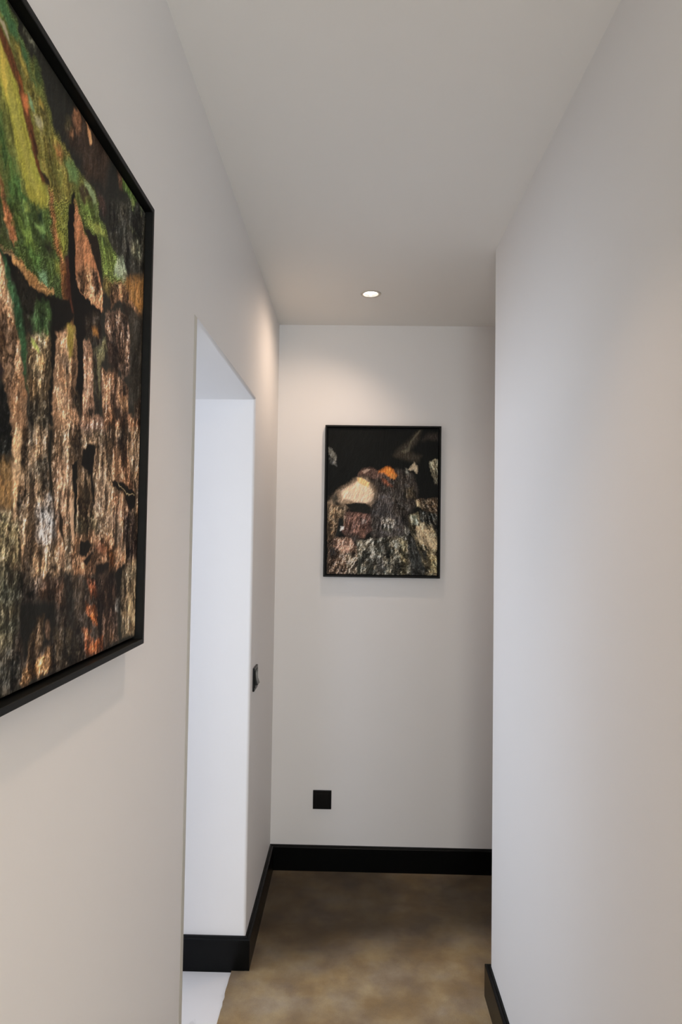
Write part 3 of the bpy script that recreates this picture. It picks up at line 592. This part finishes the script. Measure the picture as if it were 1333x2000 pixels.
class Noise:
    def __init__(s, seed): s.g = np.random.RandomState(seed).rand(256, 256)*2-1
    def at(s, x, y):
        xi = np.floor(x).astype(int); yi = np.floor(y).astype(int); fx = x-xi; fy = y-yi
        fx = fx*fx*(3-2*fx); fy = fy*fy*(3-2*fy)
        a = s.g[yi & 255, xi & 255]; b_ = s.g[yi & 255, (xi+1) & 255]
        c = s.g[(yi+1) & 255, xi & 255]; d = s.g[(yi+1) & 255, (xi+1) & 255]
        return (a*(1-fx)+b_*fx)*(1-fy)+(c*(1-fx)+d*fx)*fy
    def fbm(s, x, y, o=4):
        r = 0; a = 1; t = 0
        for k in range(o): r = r+a*s.at(x*2**k+17.3*k, y*2**k+5.1*k); t += a; a *= .6
        return r/t*1.6
def lin(c):
    c = np.asarray(c, float)/255
    return np.where(c < .04045, c/12.92, ((c+.055)/1.055)**2.4)
def sstep(a, b_, v):
    t = np.clip((v-a)/(b_-a), 0, 1); return t*t*(3-2*t)
def paint(shapes, base, X, Y, seed, slope, amp, gx, gy, streak, gain, lean=lambda X, Y: 0):
    """lay feathered ragged-edged patches of pigment over a ground colour; X, Y in mm from the frame corner"""
    N = [Noise(seed+i) for i in range(12)]
    wx = X+amp*(3.2*N[0].fbm(X/22, Y/24, 3)+2.6*N[1].fbm(X/6, Y/6, 3))
    wy = Y+amp*(3.6*N[2].fbm(X/20, Y/30, 3)+3.4*N[3].fbm(X/6, Y/7, 3))
    img = np.tile(lin(base), X.shape+(1,)); tex = np.full(X.shape, .22); dia = np.zeros(X.shape)
    for col, soft, tx, di, fl in shapes:
        q = np.array(fl).reshape(-1, 2); m = soft+14
        x0, x1, y0, y1 = q[:, 0].min()-m, q[:, 0].max()+m, q[:, 1].min()-m, q[:, 1].max()+m
        j = np.where((X[0] > x0) & (X[0] < x1))[0]; i = np.where((Y[:, 0] > y0) & (Y[:, 0] < y1))[0]
        if len(i) == 0 or len(j) == 0: continue
        sl = (slice(i[0], i[-1]+1), slice(j[0], j[-1]+1))
        calm = .55 if tx <= .16 else .5 if tx <= .36 else 1.0      # smooth leaves and slits keep a cleaner outline
        px = X[sl]+(wx[sl]-X[sl])*calm; py = Y[sl]+(wy[sl]-Y[sl])*calm
        d2 = np.full(px.shape, 1e9); ins = np.zeros(px.shape, bool)
        for k in range(len(q)):
            ax, ay = q[k]; bx, by = q[(k+1) % len(q)]; ex, ey = bx-ax, by-ay
            L2 = ex*ex+ey*ey+1e-9; t = np.clip(((px-ax)*ex+(py-ay)*ey)/L2, 0, 1)
            d2 = np.minimum(d2, (px-ax-t*ex)**2+(py-ay-t*ey)**2)
            if abs(ey) > 1e-9: ins ^= ((ay > py) != (by > py)) & (px < ax+(py-ay)*ex/ey)
        sd = np.where(ins, -1, 1)*np.sqrt(d2)
        f = soft*(1.35 if tx < .4 else 1.9)
        a = np.clip(.5-sd/(2*f), 0, 1); a = a*a*(3-2*a)
        if tx >= .5: a = a*(1-.55*sstep(.1, .7, N[8].fbm(px/7, py/10, 3)))   # worn through in places
        img[sl] = img[sl]*(1-a[..., None])+lin(col)*a[..., None]
        tex[sl] = tex[sl]*(1-a)+tx*a; dia[sl] = dia[sl]*(1-a)+di*a
    # relief of the depicted bark and moss, lit from the upper left as in the print
    u = X+slope*Y*dia+lean(X, Y)*(1-dia)
    uw = u+.7*(wx-X)
    h1 = N[4].fbm(uw/(gx*1.35), Y/streak, 5)
    h2 = N[5].fbm((uw*.6+X*.4+(u-X)*.2)/gx, wy/gy, 5)
    h3 = N[6].fbm(X/(gx*.40), Y/(gy*.45), 3)
    h4 = N[10].fbm(uw/(gx*3.2), Y/(streak*1.6), 3)
    hh = h1*1.15+h2*.62+h3*.14
    dx = X[0, 1]-X[0, 0]; dy = Y[1, 0]-Y[0, 0]
    gyy, gxx = np.gradient(hh, dy, dx)
    rel = np.clip((gxx*.8-gyy*.5)*gx*-.55, -1.1, 1.1)
    k = tex
    crev = sstep(.02, -.42, h1+.55*h2-.12)*sstep(.25, .8, k)*.9
    crack = sstep(.11, .02, np.abs(h1-.12*h2))*sstep(-.35, .25, h2+.2)*sstep(.3, .8, k)*.75
    col_ = sstep(-.06, -.50, h4+.30*h1)*sstep(.3, .8, k)*.85
    dark = np.clip(1-(1-crev*.92)*(1-crack)*(1-col_), 0, 1)*(1-.45*dia)
    img = img*np.exp((1.0*rel*k+.30*h3*k+.55*h4*k)[..., None])
    img = img*(1-.93*dark[..., None])
    hi = sstep(.15, .75, h2+.35*h1+.3*rel)*np.clip(k-.3, 0, .7)*(1-dark)*(1-.5*dia)
    tone = img/(img.mean(-1, keepdims=True)+.004)
    img = img+hi[..., None]*(.10+.45*img.mean(-1, keepdims=True))*(.45*tone+.55)
    cr = N[11].fbm(X/5.0, Y/3.6, 3); ks = sstep(.3, .85, k)*(1-.4*dia)
    pm = .30+.70*sstep(-.25, .35, h4*-1+N[7].fbm(X/45, Y/50, 2))
    ks = ks*pm
    img = img*(1-.66*(sstep(-.12, -.42, cr)*ks)[..., None])
    img = img+((sstep(.16, .50, cr)*ks*(1-.8*dark))[..., None])*(.03+.55*img.mean(-1, keepdims=True))*(.5*tone+.5)
    warm = (N[9].fbm(X/16, Y/14, 3)*k)[..., None]
    img = img*(1+warm*np.array([.13, .0, -.13]))
    g_ = img.mean(-1, keepdims=True); img = g_+(img-g_)*(.93-.03*dia[..., None])
    return np.clip(img*gain, .0, .92)

m, n, l, b = mat('printed_canvas')
at = n.new('ShaderNodeVertexColor'); at.layer_name = 'pigment'
l.new(at.outputs[0], b.inputs['Base Color']); b.inputs['Roughness'].default_value = .55
b.inputs['Specular IOR Level'].default_value = .08
t = noise(n, l, 900, 2); bump(n, l, t.outputs[0], b, .25, .0004)
M['print'] = m

def canvas(name, parent, img_fn, nx, ny):
    i0 = RIM+GAP; W = FW-2*i0; Hh = FH-2*i0
    s = np.linspace(0, 1, nx+1); t = np.linspace(0, 1, ny+1)
    S_, T_ = np.meshgrid(s, t)
    X = (i0+S_*W); Z = (i0+T_*Hh)
    rgb = img_fn(X*1000, Z*1000)
    Yv = np.full(X.shape, -(FD-REC))
    front = np.stack([X-FW/2, Yv, Z-FH/2], -1).reshape(-1, 3)
    idx = np.arange((nx+1)*(ny+1)).reshape(ny+1, nx+1)
    quads = np.stack([idx[:-1, :-1], idx[:-1, 1:], idx[1:, 1:], idx[1:, :-1]], -1).reshape(-1, 4)
    # turned edges of the stretched canvas
    per = np.concatenate([idx[0, :-1], idx[:-1, -1], idx[-1, ::-1][:-1], idx[::-1, 0][:-1]])
    back = front[per].copy(); back[:, 1] = -.008
    nb = len(front)+np.arange(len(per))
    side = np.stack([per, nb, np.roll(nb, -1), np.roll(per, -1)], -1)
    V = np.concatenate([front, back]); Q = np.concatenate([quads, side])
    me = bpy.data.meshes.new(name)
    me.vertices.add(len(V)); me.vertices.foreach_set('co', V.astype(np.float32).ravel())
    me.loops.add(Q.size); me.loops.foreach_set('vertex_index', Q.astype(np.int32).ravel())
    me.polygons.add(len(Q)); me.polygons.foreach_set('loop_start', np.arange(0, Q.size, 4, dtype=np.int32))
    me.update(calc_edges=True)
    ca = me.color_attributes.new('pigment', 'FLOAT_COLOR', 'POINT')
    c4 = np.ones((len(V), 4), np.float32); c4[:len(front), :3] = rgb.reshape(-1, 3); c4[len(front):, :3] = rgb.reshape(-1, 3)[per]*.3
    ca.data.foreach_set('color', c4.ravel())
    return link(name, me, M['print'], parent)

def framed(label, loc, rotz, img_fn, nx, ny):
    t = thing('framed_artwork', label, 'picture', loc); t.rotation_euler = (0, 0, rotz)
    bm = bmesh.new()
    def ring(x, y): return [bm.verts.new((sx*(FW/2-x), -y, sz*(FH/2-x))) for sx, sz in ((-1, -1), (1, -1), (1, 1), (-1, 1))]
    R = [ring(0, 0), ring(0, FD-.0008), ring(.0008, FD), ring(RIM-.0008, FD), ring(RIM, FD-.0008), ring(RIM, .0055), ring(RIM, 0)]
    for a, b_ in zip(R, R[1:]+R[:1]):
        for i in range(4): bm.faces.new((a[i], a[(i+1) % 4], b_[(i+1) % 4], b_[i]))
    from_bm('frame', bm, M['frame'], t)
    from_bm('backing', bm_box(bmesh.new(), (-FW/2+RIM, -.0055, -FH/2+RIM), (FW/2-RIM, -.001, FH/2-RIM)), M['gap'], t)
    canvas('canvas', t, img_fn, nx, ny)
    return t
GAIN_BIG, GAIN_SMALL = 1.65, 1.75
big_art = lambda X, Y: paint(BIG, (34, 34, 30), X, Y, 11, .55, 1.0, 7.5, 7, 46, GAIN_BIG)
small_art = lambda X, Y: paint(SMALL, (15, 16, 15), X, Y, 41, .2, 1.1, 8, 9, 34, GAIN_SMALL,
    lambda X, Y: np.clip((X-330)/200, -.5, 1)*.55*(Y-150))
framed('large black-framed artwork of green moss over pale bark on the left wall',
       (XL, 1.0643-FW/2, 1.3735+FH/2), math.pi/2,
       big_art, 520, 720)
framed('black-framed dark artwork with an orange glow above grey bark on the end wall',
       (-.1367+FW/2, YD, 1.358+FH/2), 0,
       small_art, 430, 560)
